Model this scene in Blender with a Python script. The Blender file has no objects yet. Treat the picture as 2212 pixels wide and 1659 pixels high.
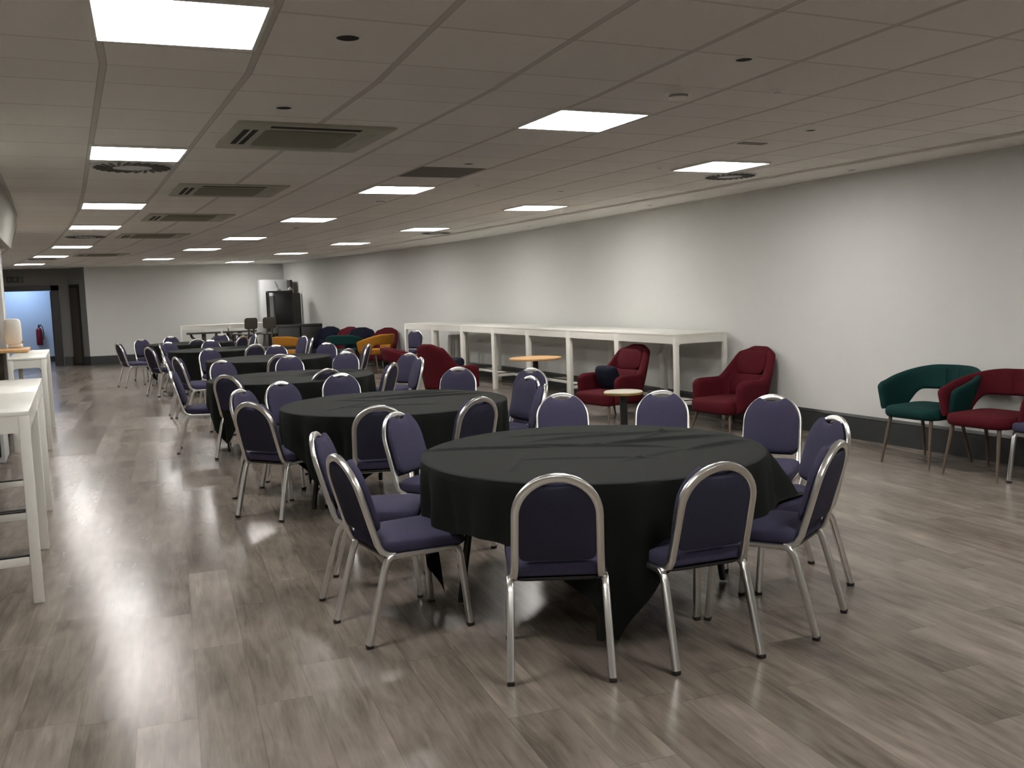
import bpy, math, random
from mathutils import Vector, Matrix
random.seed(7)
PI = math.pi
S = bpy.context.scene
C = S.collection
CEIL = 2.511
CAMH = 1.491

# ------------------------------------------------------------------ helpers
class MB:
    """collects vertices and faces, then links them as ONE mesh object"""
    def __init__(self): self.v = []; self.f = []
    def add(self, vs, fs):
        n = len(self.v); self.v += [tuple(p) for p in vs]
        self.f += [tuple(n + i for i in f) for f in fs]; return self
    def box(self, x0, x1, y0, y1, z0, z1, b=0.0):
        if b <= 0:
            vs = [(x, y, z) for z in (z0, z1) for y in (y0, y1) for x in (x0, x1)]
            return self.add(vs, [(0, 2, 3, 1), (4, 5, 7, 6), (0, 1, 5, 4), (2, 6, 7, 3), (0, 4, 6, 2), (1, 3, 7, 5)])
        b = min(b, (x1 - x0) / 2.01, (y1 - y0) / 2.01, (z1 - z0) / 2.01)
        o = []
        for (cx, cy, a0) in ((x1 - b, y1 - b, 0), (x0 + b, y1 - b, PI / 2), (x0 + b, y0 + b, PI), (x1 - b, y0 + b, 1.5 * PI)):
            for k in range(4):
                a = a0 + k * PI / 6; o.append((cx, cy, math.cos(a), math.sin(a)))
        rings = []
        for (h, r) in ((z0, 0.25), (z0 + b * .3, .75), (z0 + b, 1), (z1 - b, 1), (z1 - b * .3, .75), (z1, .25)):
            rings.append([(cx + ca * b * r, cy + sa * b * r, h) for cx, cy, ca, sa in o])
        return self.rings(rings, True, True)
    def rings(self, rings, cap0=True, cap1=True, closed=True):
        n = len(rings[0]); vs = [p for r in rings for p in r]; fs = []
        for i in range(len(rings) - 1):
            for k in range(n if closed else n - 1):
                a = i * n + k; b = i * n + (k + 1) % n
                fs.append((a, b, b + n, a + n))
        if cap0: fs.append(tuple(reversed(range(n))))
        if cap1: fs.append(tuple((len(rings) - 1) * n + k for k in range(n)))
        return self.add(vs, fs)
    def tube(self, path, w, h=None, ref=None, seg=10, sq=0.0, scale=None):
        """sweep; w along ref, h across; sq 0 round .. 1 square"""
        h = w if h is None else h
        P = [Vector(p) for p in path]; rings = []
        ref = Vector(ref) if ref is not None else None
        for i, p in enumerate(P):
            t = (P[min(i + 1, len(P) - 1)] - P[max(i - 1, 0)]).normalized()
            if ref is None:
                ref = Vector((1, 0, 0)) if abs(t.x) < .8 else Vector((0, 1, 0))
            n = (ref - t * ref.dot(t)).normalized(); b = t.cross(n)
            s = 1.0 if scale is None else scale[i]
            r = []
            for k in range(seg):
                a = 2 * PI * (k + .5) / seg; ca, sa = math.cos(a), math.sin(a)
                e = 1 - .75 * sq
                ca = math.copysign(abs(ca) ** e, ca); sa = math.copysign(abs(sa) ** e, sa)
                r.append(p + n * (ca * w / 2 * s) + b * (sa * h / 2 * s))
            rings.append(r)
        return self.rings(rings)
    def lathe(self, prof, seg=24, c=(0, 0, 0)):
        rings = [[(c[0] + r * math.cos(2 * PI * k / seg), c[1] + r * math.sin(2 * PI * k / seg), c[2] + z) for k in range(seg)] for r, z in prof]
        return self.rings(rings)
    def pillow(self, outline, z0, z1, bev, crown, fn=lambda u, v, w: (u, v, w), crown0=0.0):
        n = len(outline); cu = sum(p[0] for p in outline) / n; cv = sum(p[1] for p in outline) / n
        mr = sum(math.hypot(p[0] - cu, p[1] - cv) for p in outline) / n
        def ring(s, w): return [fn(cu + (u - cu) * s, cv + (v - cv) * s, w) for u, v in outline]
        q = bev / mr
        rs = [ring(.35, z0 - crown0), ring(1 - q * 1.6, z0), ring(1 - q * .4, z0 + bev * .3), ring(1, z0 + bev), ring(1, z1 - bev),
              ring(1 - q * .3, z1 - bev * .3), ring(1 - q, z1), ring((1 - q) * .8, z1 + crown * .5), ring(.5, z1 + crown * .9), ring(.2, z1 + crown)]
        return self.rings(rs)
    def xf(self, m):
        self.v = [tuple(m @ Vector(p)) for p in self.v]; return self
    def build(self, name, mat, parent=None, sharp=35, loc=None):
        me = bpy.data.meshes.new(name); me.from_pydata(self.v, [], self.f); me.update()
        for p in me.polygons: p.use_smooth = True
        me.set_sharp_from_angle(angle=math.radians(sharp))
        me.materials.append(mat)
        o = bpy.data.objects.new(name, me); C.objects.link(o)
        if parent is not None: o.parent = parent
        if loc is not None: o.location = loc
        return o

def tag(o, label=None, cat=None, group=None, kind=None):
    if label: o['label'] = label
    if cat: o['category'] = cat
    if group: o['group'] = group
    if kind: o['kind'] = kind
    return o
def empty(name, loc=(0, 0, 0), rz=0.0, label=None, cat=None, group=None):
    o = bpy.data.objects.new(name, None); C.objects.link(o); o.empty_display_size = .1
    o.location = loc; o.rotation_euler = (0, 0, rz)
    return tag(o, label, cat, group)
def struct(name, mb, mat, sharp=35): return tag(mb.build(name, mat, sharp=sharp), kind='structure')
def children(o): return [c for c in bpy.data.objects if c.parent is o]
def dup(root, loc, rz, label, group, kids):
    r = root.copy(); C.objects.link(r); r.location = loc; r.rotation_euler = (0, 0, rz)
    r['label'] = label
    if group: r['group'] = group
    for ch, subs in kids:
        c = ch.copy(); C.objects.link(c); c.parent = r
        for s in subs:
            d = s.copy(); C.objects.link(d); d.parent = c
    return r
def tree(root): return [(c, children(c)) for c in children(root)]
def head(dx, dy): return math.atan2(-dx, dy)      # rotation that turns local +y towards (dx, dy)

def smooth(a, b, x): t = max(0, min(1, (x - a) / (b - a))); return t * t * (3 - 2 * t)

# ------------------------------------------------------------------ materials
def mat(name, col, rough=.6, metal=0.0, spec=.5, noise=None, bump=None, coat=0.0):
    m = bpy.data.materials.new(name); m.use_nodes = True
    nt = m.node_tree; b = nt.nodes['Principled BSDF']
    b.inputs['Base Color'].default_value = (*col, 1); b.inputs['Roughness'].default_value = rough
    b.inputs['Metallic'].default_value = metal; b.inputs['Specular IOR Level'].default_value = spec
    if coat: b.inputs['Coat Weight'].default_value = coat
    if noise or bump:
        tc = nt.nodes.new('ShaderNodeTexCoord')
        if noise:      # (scale, amount)
            n = nt.nodes.new('ShaderNodeTexNoise'); n.inputs['Scale'].default_value = noise[0]; n.inputs['Detail'].default_value = 4
            nt.links.new(tc.outputs['Object'], n.inputs['Vector'])
            mx = nt.nodes.new('ShaderNodeMix'); mx.data_type = 'RGBA'
            a = noise[1]
            mx.inputs[6].default_value = (*[c * (1 - a) for c in col], 1); mx.inputs[7].default_value = (*[min(1, c * (1 + a)) for c in col], 1)
            nt.links.new(n.outputs['Fac'], mx.inputs[0]); nt.links.new(mx.outputs[2], b.inputs['Base Color'])
        if bump:       # (scale, strength)
            n2 = nt.nodes.new('ShaderNodeTexNoise'); n2.inputs['Scale'].default_value = bump[0]; n2.inputs['Detail'].default_value = 3
            nt.links.new(tc.outputs['Object'], n2.inputs['Vector'])
            bp = nt.nodes.new('ShaderNodeBump'); bp.inputs['Strength'].default_value = bump[1]; bp.inputs['Distance'].default_value = .01
            nt.links.new(n2.outputs['Fac'], bp.inputs['Height']); nt.links.new(bp.outputs['Normal'], b.inputs['Normal'])
    return m
def emit(name, col, st):
    m = bpy.data.materials.new(name); m.use_nodes = True
    b = m.node_tree.nodes['Principled BSDF']
    b.inputs['Base Color'].default_value = (.8, .8, .8, 1)
    b.inputs['Emission Color'].default_value = (*col, 1); b.inputs['Emission Strength'].default_value = st
    return m

M = dict(
    wall=mat('wall_paint', (.63, .635, .62), .75, bump=(60, .03)),
    wall_shaded=mat('shaded_wall_paint', (.16, .16, .15), .7, bump=(60, .03)),  # dimness of the unlit far-left recess put into its wall colour
    wall_blue=mat('corridor_wall_paint', (.62, .66, .72), .7),
    cornice=mat('white_plaster', (.82, .81, .78), .7),
    skirting=mat('charcoal_gloss_paint', (.030, .033, .033), .45),
    white=mat('white_lacquer', (.72, .71, .66), .38),
    whiteplastic=mat('white_plastic', (.78, .77, .73), .4),
    beige=mat('aged_plastic', (.42, .41, .34), .5),
    alu=mat('brushed_aluminium', (.82, .82, .80), .28, 1.0, bump=(90, .05)),
    chrome=mat('chrome', (.8, .8, .8), .12, 1.0),
    rubber=mat('black_rubber', (.015, .013, .012), .6),
    blue=mat('blue_woven_fabric', (.050, .046, .086), .9, spec=.2, noise=(140, .25), bump=(400, .25)),
    blueback=mat('blue_backing_fabric', (.030, .030, .050), .9, spec=.2, noise=(140, .25)),
    cloth=mat('black_tablecloth', (.0105, .0120, .0112), .8, spec=.12, bump=(300, .1)),
    black=mat('black_metal', (.012, .012, .012), .45),
    blackbox=mat('black_laminate', (.008, .009, .009), .4),
    greybox=mat('dark_grey_laminate', (.028, .031, .031), .5),
    brownpanel=mat('dark_brown_panel', (.028, .026, .022), .6),
    steel=mat('painted_steel', (.50, .51, .52), .35),
    red=mat('burgundy_velvet', (.075, .0040, .0095), .85, spec=.2, noise=(30, .2), bump=(300, .1)),
    navy=mat('navy_velvet', (.006, .008, .020), .85, spec=.2),
    teal=mat('teal_velvet', (.003, .032, .030), .85, spec=.2, noise=(30, .2)),
    orange=mat('mustard_fabric', (.36, .15, .018), .85, spec=.2),
    walnut=mat('walnut_wood', (.10, .070, .048), .5, noise=(25, .3)),
    oak=mat('oak_wood', (.55, .32, .13), .45, noise=(18, .15)),
    darkwood=mat('dark_stool_wood', (.045, .036, .026), .55),
    marble=mat('cream_marble', (.62, .58, .47), .3, noise=(9, .25)),
    brass=mat('brass_edge', (.62, .47, .16), .35, 1.0),
    counter=mat('brown_counter_front', (.075, .055, .040), .6),
    purple=mat('purple_fabric', (.055, .035, .095), .85, spec=.2),
    greycloth=mat('pale_grey_cloth', (.45, .45, .43), .9),
    slot=mat('dark_slot', (.008, .007, .006), .8),
    grille=mat('dark_open_grille', (.16, .155, .125), .8),
    intake=mat('intake_mesh', (.21, .205, .150), .8), slotgrey=mat('grey_slot', (.10, .095, .085), .8), bulkhead=mat('grey_bulkhead_paint', (.42, .41, .375), .75),
    greygrille=mat('grey_speaker_mesh', (.27, .26, .25), .7),
    panel=emit('lit_diffuser', (1.0, .975, .925), 15.0),
    corridor=emit('cool_diffuser', (.46, .66, 1.0), 15.0),
    extred=mat('extinguisher_red', (.20, .008, .014), .35),
    sign=mat('sign_panel', (.024, .030, .026), .5), signmark=mat('sign_mark', (.085, .095, .088), .5),
    door=mat('dark_door_paint', (.016, .016, .015), .45),
)

def floor_material():
    m = bpy.data.materials.new('wood_vinyl_planks'); m.use_nodes = True
    nt = m.node_tree; N = nt.nodes; L = nt.links; b = N['Principled BSDF']
    def math_(op, a, c=None, v=None):
        n = N.new('ShaderNodeMath'); n.operation = op
        for i, x in enumerate((a, c)):
            if x is None: continue
            if isinstance(x, (int, float)): n.inputs[i].default_value = x
            else: L.new(x, n.inputs[i])
        return n.outputs[0]
    tc = N.new('ShaderNodeTexCoord')
    mp = N.new('ShaderNodeMapping'); mp.inputs['Rotation'].default_value = (0, 0, math.radians(5.2))
    L.new(tc.outputs['Object'], mp.inputs['Vector'])
    sp = N.new('ShaderNodeSeparateXYZ'); L.new(mp.outputs[0], sp.inputs[0])
    PW, PL = .205, 1.22
    xs = math_('DIVIDE', sp.outputs[0], PW); row = math_('FLOOR', xs); fx = math_('FRACT', xs)
    wn = N.new('ShaderNodeTexWhiteNoise'); wn.noise_dimensions = '1D'; L.new(row, wn.inputs['W'])
    ys = math_('ADD', math_('DIVIDE', sp.outputs[1], PL), wn.outputs['Value'])
    col = math_('FLOOR', ys); fy = math_('FRACT', ys)
    cv = N.new('ShaderNodeCombineXYZ'); L.new(row, cv.inputs[0]); L.new(col, cv.inputs[1])
    w2 = N.new('ShaderNodeTexWhiteNoise'); w2.noise_dimensions = '2D'; L.new(cv.outputs[0], w2.inputs['Vector'])
    # grain, stretched along the plank and shifted from plank to plank
    off = N.new('ShaderNodeVectorMath'); off.operation = 'MULTIPLY_ADD'
    L.new(w2.outputs['Color'], off.inputs[0]); off.inputs[1].default_value = (9, 9, 9); L.new(mp.outputs[0], off.inputs[2])
    def grain(sx, sy, det, dist=0.0):
        mm = N.new('ShaderNodeMapping'); mm.inputs['Scale'].default_value = (sx, sy, 1); L.new(off.outputs[0], mm.inputs['Vector'])
        n = N.new('ShaderNodeTexNoise'); n.inputs['Scale'].default_value = 1; n.inputs['Detail'].default_value = det
        n.inputs['Distortion'].default_value = dist; L.new(mm.outputs[0], n.inputs['Vector']); return n.outputs['Fac']
    g1 = grain(24, 2.6, 5, .8); g2 = grain(6.5, 2.6, 4, .6); g3 = grain(110, 7, 2)
    f = math_('ADD', math_('MULTIPLY', g1, .62), math_('MULTIPLY', g2, .62))
    f = math_('ADD', f, math_('MULTIPLY', g3, .22))
    f = math_('ADD', f, math_('MULTIPLY', math_('SUBTRACT', w2.outputs['Value'], .5), .20))
    f = math_('SUBTRACT', f, .27)
    cr = N.new('ShaderNodeValToRGB'); e = cr.color_ramp.elements
    e[0].position = .18; e[0].color = (.085, .071, .060, 1)
    e[1].position = .86; e[1].color = (.330, .285, .240, 1)
    x = e.new(.38); x.color = (.150, .127, .108, 1)
    x = e.new(.60); x.color = (.215, .183, .156, 1)
    L.new(f, cr.inputs[0])
    # hairline joints
    ex = math_('MINIMUM', fx, math_('SUBTRACT', 1, fx)); ey = math_('MINIMUM', fy, math_('SUBTRACT', 1, fy))
    jx = math_('LESS_THAN', ex, .008); jy = math_('LESS_THAN', ey, .0016)
    j = math_('MAXIMUM', jx, jy)
    mx = N.new('ShaderNodeMix'); mx.data_type = 'RGBA'; L.new(math_('MULTIPLY', j, .30), mx.inputs[0])
    L.new(cr.outputs[0], mx.inputs[6]); mx.inputs[7].default_value = (.03, .025, .02, 1)
    L.new(mx.outputs[2], b.inputs['Base Color'])
    r = math_('ADD', .175, math_('MULTIPLY', w2.outputs['Value'], .08)); r = math_('ADD', r, math_('MULTIPLY', g2, .03))
    L.new(r, b.inputs['Roughness']); b.inputs['Specular IOR Level'].default_value = .27
    # each plank lies at its own tiny tilt
    bp = N.new('ShaderNodeNewGeometry')
    tl = N.new('ShaderNodeVectorMath'); tl.operation = 'MULTIPLY_ADD'
    sb = N.new('ShaderNodeVectorMath'); sb.operation = 'SUBTRACT'; L.new(w2.outputs['Color'], sb.inputs[0]); sb.inputs[1].default_value = (.5, .5, .5)
    L.new(sb.outputs[0], tl.inputs[0]); tl.inputs[1].default_value = (.014, .014, 0); L.new(bp.outputs['Normal'], tl.inputs[2])
    nm = N.new('ShaderNodeVectorMath'); nm.operation = 'NORMALIZE'; L.new(tl.outputs[0], nm.inputs[0])
    L.new(nm.outputs[0], b.inputs['Normal'])
    return m

def ceiling_material():
    m = bpy.data.materials.new('suspended_ceiling_tiles'); m.use_nodes = True
    nt = m.node_tree; N = nt.nodes; L = nt.links; b = N['Principled BSDF']
    def math_(op, a, c=None):
        n = N.new('ShaderNodeMath'); n.operation = op
        for i, x in enumerate((a, c)):
            if x is None: continue
            if isinstance(x, (int, float)): n.inputs[i].default_value = x
            else: L.new(x, n.inputs[i])
        return n.outputs[0]
    uv = N.new('ShaderNodeUVMap'); uv.uv_map = 'grid'
    sp = N.new('ShaderNodeSeparateXYZ'); L.new(uv.outputs[0], sp.inputs[0])
    fx = math_('FRACT', sp.outputs[0]); fy = math_('FRACT', sp.outputs[1])
    ex = math_('MINIMUM', fx, math_('SUBTRACT', 1, fx)); ey = math_('MINIMUM', fy, math_('SUBTRACT', 1, fy))
    j = math_('MAXIMUM', math_('LESS_THAN', ex, .021), math_('MULTIPLY', math_('LESS_THAN', ey, .016), .75))
    shad = math_('MULTIPLY', math_('LESS_THAN', math_('ABSOLUTE', math_('SUBTRACT', ex, .024)), .004), .6)
    fl = N.new('ShaderNodeVectorMath'); fl.operation = 'FLOOR'; L.new(uv.outputs[0], fl.inputs[0])
    wn = N.new('ShaderNodeTexWhiteNoise'); wn.noise_dimensions = '2D'; L.new(fl.outputs[0], wn.inputs['Vector'])
    cr = N.new('ShaderNodeMix'); cr.data_type = 'RGBA'; L.new(wn.outputs['Value'], cr.inputs[0])
    cr.inputs[6].default_value = (.80, .785, .745, 1); cr.inputs[7].default_value = (.85, .835, .79, 1)
    mx = N.new('ShaderNodeMix'); mx.data_type = 'RGBA'; L.new(j, mx.inputs[0]); L.new(cr.outputs[2], mx.inputs[6]); mx.inputs[7].default_value = (.60, .585, .55, 1)
    m2 = N.new('ShaderNodeMix'); m2.data_type = 'RGBA'; L.new(shad, m2.inputs[0]); L.new(mx.outputs[2], m2.inputs[6]); m2.inputs[7].default_value = (.3, .285, .26, 1)
    L.new(m2.outputs[2], b.inputs['Base Color']); b.inputs['Roughness'].default_value = .85
    b.inputs['Specular IOR Level'].default_value = .15
    return m
M['floor'] = floor_material(); M['ceiling'] = ceiling_material()

# ------------------------------------------------------------------ the room: a long hall that bends gently to the left
def lerp(pts, y):
    if y <= pts[0][0]: return pts[0][1]
    for (a, xa), (b, xb) in zip(pts, pts[1:]):
        if y <= b: return xa + (xb - xa) * (y - a) / (b - a)
    return pts[-1][1]
AXIS = [(-4, -.40), (4.4, .20), (9.3, .18), (11.0, .15), (13.2, .06), (17.3, -.20), (20.5, -.57), (23.9, -1.06), (27.5, -1.65)]   # x of the grid's first long bar
RIGHT = [(-4, 6.68), (8.5, 6.68), (11, 6.74), (14.5, 6.77), (16.4, 6.70), (17.8, 6.56), (19.2, 6.37), (21, 6.08), (23, 5.72), (25.5, 5.25)]
MARGIN = [(-4, 6.30), (4.6, 6.22), (6.9, 6.10), (9.2, 6.07), (11.3, 5.98), (14.2, 5.86), (17.2, 5.65), (21.2, 5.28), (25.5, 4.62)]

floor = struct('floor', MB().box(-4, 8.2, -4.2, 32, -.1, 0), M['floor'])

rows = [(-4.0, -13.4), (4.04, 0), (4.40, 1), (4.75, 2), (8.95, 9), (9.30, 10), (13.5, 17), (13.8, 18), (20.4, 29), (20.7, 30), (27.5, 41.3)]
ys = sorted(set([round(-4 + i * .5, 3) for i in range(64) if -4 + i * .5 < 27.5] + [r[0] for r in rows] + [a[0] for a in AXIS]))
vs = []; uvs = []; NX = 12
for y in ys:
    xr = lerp(MARGIN, y); v = lerp(rows, y)
    for k in range(NX + 1):
        x = -4 + (xr + 4) * k / NX
        vs.append((x, y, CEIL)); uvs.append(((x - lerp(AXIS, y)) / .6, v))
fs = [(i * (NX + 1) + k, (i + 1) * (NX + 1) + k, (i + 1) * (NX + 1) + k + 1, i * (NX + 1) + k + 1) for i in range(len(ys) - 1) for k in range(NX)]
ceil = MB().add(vs, fs).build('ceiling', M['ceiling']); tag(ceil, kind='structure')
ul = ceil.data.uv_layers.new(name='grid')
for lp in ceil.data.loops: ul.data[lp.index].uv = uvs[lp.vertex_index]
# plaster margin along the right wall, a few centimetres lower than the tiles
rg = []
for y in [-4, 0, 4.6, 6.9, 9.2, 11.3, 12.8, 14.2, 15.7, 17.2, 18.5, 19.8, 21.2, 22.6, 24, 25.5, 25.9]:
    a, b = lerp(MARGIN, min(y, 25.5)), lerp(RIGHT, min(y, 25.5)) + .1
    rg.append([(a, y, CEIL - .022), (b, y, CEIL - .022), (b, y, CEIL + .05), (a, y, CEIL + .05)])
struct('trim_1', MB().rings(rg), M['cornice'])
def wallrun(name, pts, h0, h1, th, m):
    """a wall along a polyline; thickness th to the right of the run"""
    rg = []
    for i, p in enumerate(pts):
        a = Vector(pts[max(i - 1, 0)]); b = Vector(pts[min(i + 1, len(pts) - 1)]); t = (b - a).normalized(); n = Vector((t.y, -t.x))
        q = Vector(p) + n * th
        rg.append([(p[0], p[1], h0), (q.x, q.y, h0), (q.x, q.y, h1), (p[0], p[1], h1)])
    return struct(name, MB().rings(rg), m)
rp = [(x, y) for y, x in RIGHT]
wallrun('wall_right', [q for q in rp if q[1] < 15], 0, CEIL + .1, .15, M['wall'])
wallrun('wall_right_bend', [q for q in rp if q[1] > 14], 0, CEIL + .1, .15, M['wall'])
FAR = [(5.25, 25.5), (4.7, 26.0), (2.3, 26.25), (.38, 26.35)]
FAR = [(5.32, 25.74), (.38, 26.35)]
wallrun('wall_far', list(reversed(FAR)) and FAR[::-1], 0, CEIL + .1, -.15, M['wall'])
# recess with the doors at the far left
RY = 26.95
def hwall(name, x0, x1, y, z0, z1, m, th=.15): return struct(name, MB().box(x0, x1, y, y + th, z0, z1), m)
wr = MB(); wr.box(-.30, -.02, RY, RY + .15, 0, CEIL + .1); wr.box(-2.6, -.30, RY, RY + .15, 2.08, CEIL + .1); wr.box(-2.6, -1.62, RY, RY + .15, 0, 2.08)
struct('wall_recess', wr, M['wall_shaded'])
wallrun('wall_return', [(-.02, 26.95), (.38, 26.35)], 0, CEIL + .1, -.15, M['wall_shaded'])
wallrun('wall_left', [(-2.4, -4), (-2.4, 27)], 0, CEIL + .1, -.15, M['wall'])
hwall('wall_back', -2.5, 6.8, -4.15, 0, CEIL + .1, M['wall'])
struct('wall_pillar', MB().box(-1.25, -.765, 13.45, 13.95, 0, CEIL), M['wall'])
struct('trim_2', MB().rings([[(-.435, y, CEIL), (-.525, y, 2.14), (-1.0, y, 2.14), (-1.0, y, CEIL)] for y in (-3.5, 11.38)]), M['bulkhead'])      # downstand over the servery
# skirtings
def skirt(name, pts, th=.018, h=.232):
    rg = []
    for i, p in enumerate(pts):
        a = Vector(pts[max(i - 1, 0)]); b = Vector(pts[min(i + 1, len(pts) - 1)]); t = (b - a).normalized(); n = Vector((-t.y, t.x))
        def o(d): q = Vector(p) + n * d; return (q.x, q.y)
        rg.append([(*o(0), .0), (*o(th), .0), (*o(th), h - .025), (*o(th + .006), h - .022), (*o(th * .6), h), (*o(0), h)])
    return struct(name, MB().rings(rg), M['skirting'])
skirt('baseboard_right', rp)
skirt('baseboard_far', [(5.28, 25.75), (.38, 26.35)])
skirt('baseboard_recess', [(.38, 26.35), (-.02, 26.95), (-.22, 26.95)])
skirt('baseboard_left', [(-2.4, 27), (-2.4, -4)])
# corridor beyond the open doorway
cw = MB(); cw.box(-3.2, 1.2, 29.4, 29.5, 0, 2.6); struct('wall_corridor', cw, M['wall_blue'])
cw = MB(); cw.box(-3.3, -3.2, 27.1, 29.5, 0, 2.6); cw.box(.9, 1.0, 27.1, 29.5, 0, 2.6); struct('wall_corridor_end', cw, M['wall_blue'])
struct('ceiling_corridor', MB().box(-3.3, 1.2, 27.1, 29.5, 2.5, 2.6), M['cornice'])
struct('baseboard_corridor', MB().box(-3.2, 1.0, 29.38, 29.4, 0, .15), M['skirting'])
# doorway: frame, and the leaf folded back into the corridor
dz = 2.08
d1 = tag(MB().box(-.42, -.24, RY - .03, RY + .17, 0, dz).box(-1.72, -1.56, RY - .03, RY + .17, 0, dz).box(-1.72, -.24, RY - .03, RY + .17, dz - .13, dz).build('door_1', M['door']), kind='structure')
MB().box(-.45, -.42, RY + .16, RY + 1.0, .01, dz - .14).build('door_leaf', M['darkwood'], d1)
d2 = tag(MB().box(-.19, .19, -.03, .012, 0, 2.08).build('door_2', M['door']), kind='structure')
d2.location = (.135, 26.717, 0); d2.rotation_euler = (0, 0, math.atan2(-.6, .4))
MB().box(-.14, .14, -.045, -.028, .05, 2.0).build('door_leaf', M['darkwood'], d2)

# ------------------------------------------------------------------ ceiling lights and fittings
def axis_dir(y):
    x0, x1 = lerp(AXIS, y - .8), lerp(AXIS, y + .8); return math.atan2(-(x1 - x0), 1.6)
light_spec = [
 (.43, 3.66, 'square ceiling light panel at the top left, the largest and nearest one'),
 (.48, 6.83, 'second ceiling light panel in the left row, just before the swirl air diffuser'),
 (.47, 10.38, 'third ceiling light panel of the left row, left of the second air conditioning unit'),
 (.36, 13.16, 'fourth ceiling light panel from the front in the left row'),
 (.10, 17.34, 'fifth ceiling light panel from the front in the left row'),
 (-.27, 20.48, 'sixth ceiling light panel in the left row, second from its far end'),
 (-.76, 23.89, 'farthest ceiling light panel of the left row, near the exit doorway'),
 (2.85, 4.99, 'nearest ceiling light panel of the middle row, right of the big air conditioning unit'),
 (2.88, 8.61, 'second ceiling light panel of the middle row, beyond the dark open ceiling tile'),
 (2.81, 11.95, 'third ceiling light panel from the front in the middle row'),
 (2.59, 15.44, 'fourth ceiling light panel from the front in the middle row'),
 (2.32, 18.50, 'fifth ceiling light panel from the front in the middle row'),
 (1.84, 22.19, 'farthest ceiling light panel of the middle row, close to the far wall'),
 (5.10, 6.57, 'nearest ceiling light panel of the right row, beside the right wall'),
 (5.16, 10.21, 'second ceiling light panel from the front in the right row'),
 (4.98, 13.61, 'third ceiling light panel from the front in the right row'),
 (4.78, 17.08, 'fourth ceiling light panel from the front in the right row'),
 (4.40, 20.48, 'fifth ceiling light panel from the front in the right row'),
 (3.95, 24.40, 'farthest ceiling light panel of the right row, near the far corner'),
]
fr = MB(); fd = MB()
for (x0, x1, y0, y1) in ((-.30, -.284, -.30, .30), (.284, .30, -.30, .30), (-.284, .284, -.30, -.284), (-.284, .284, .284, .30)): fr.box(x0, x1, y0, y1, -.014, .004)
fd.pillow([(sx * (.284 - .02) + .02 * math.cos(a), sy * (.284 - .02) + .02 * math.sin(a)) for sx, sy, a0 in ((1, 1, 0), (-1, 1, PI / 2), (-1, -1, PI), (1, -1, 1.5 * PI)) for a in (a0, a0 + PI / 4, a0 + PI / 2)], -.006, .002, .002, 0)
L0 = empty('ceiling_light', label=light_spec[0][2], cat='ceiling light', group='square ceiling light panels')
fr.build('light_frame', M['white'], L0); fd.build('diffuser', M['panel'], L0)
kids = tree(L0)
for i, (x, y, lab) in enumerate(light_spec):
    if i == 0: L0.location = (x, y, CEIL - .001); L0.rotation_euler = (0, 0, axis_dir(y))
    else: dup(L0, (x, y, CEIL - .001), axis_dir(y), lab, None, kids)
for (x, y, lab) in ((2.72, 1.5, 'ceiling light panel of the middle row overhead, out of the picture'), (5.0, 3.0, 'ceiling light panel of the right row overhead, out of the picture'), (.12, .3, 'ceiling light panel of the left row overhead, out of the picture'), (2.5, -2.2, 'ceiling light panel behind the camera, out of the picture')):
    dup(L0, (x, y, CEIL - .001), axis_dir(y), lab, None, kids)
cl = empty('ceiling_light', (-1.25, 28.6, 2.495), 0, 'cool white ceiling light in the corridor beyond the open doorway', 'ceiling light')
MB().box(-.31, .31, -.31, .31, -.01, .005).build('light_frame', M['white'], cl); MB().box(-.28, .28, -.28, .28, -.016, -.008).build('diffuser', M['corridor'], cl)

# cassette air conditioners
def rrect(w, h, r, n=4, cx=0, cy=0):
    o = []
    for (sx, sy, a0) in ((1, 1, 0), (-1, 1, PI / 2), (-1, -1, PI), (1, -1, 1.5 * PI)):
        for k in range(n + 1):
            a = a0 + PI / 2 * k / n; o.append((cx + sx * (w / 2 - r) + r * math.cos(a), cy + sy * (h / 2 - r) + r * math.sin(a)))
    return o
A0 = empty('air_conditioner', cat='air conditioner', group='ceiling cassette air conditioners')
MB().pillow(rrect(.94, .94, .015), -.014, .004, .006, 0).build('casing', M['beige'], A0)
MB().pillow(rrect(.56, .56, .04), -.020, -.01, .004, 0).build('intake_grille', M['intake'], A0)
for (x0, x1, y0, y1) in ((-.27, .27, -.40, -.345),): MB().box(x0, x1, y0, y1, -.0165, -.01).build('air_slot', M['slot'], A0)
for (x0, x1) in ((-.405, -.372), (-.352, -.322)): MB().box(x0, x1, -.26, .26, -.0165, -.01).build('air_slot', M['slot'], A0)
MB().box(-.27, .27, .335, .40, -.019, -.01, .004).build('flap', M['beige'], A0)
MB().box(.335, .40, -.27, .27, -.019, -.01, .004).build('flap', M['beige'], A0)
kids = tree(A0)
for i, (x, y, lab) in enumerate(((1.40, 5.98, 'large beige ceiling air conditioner, the nearest of the row'), (1.38, 8.93, 'second nearest ceiling air conditioner, behind the largest one'),
        (1.33, 11.75, 'third ceiling air conditioner from the front'), (1.17, 14.85, 'fourth ceiling air conditioner from the front'), (.62, 20.2, 'farthest ceiling air conditioner, small and flat in view'))):
    if i == 0: A0.location = (x, y, CEIL); A0.rotation_euler = (0, 0, axis_dir(y)); A0['label'] = lab
    else: dup(A0, (x, y, CEIL), axis_dir(y), lab, None, kids)

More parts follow.
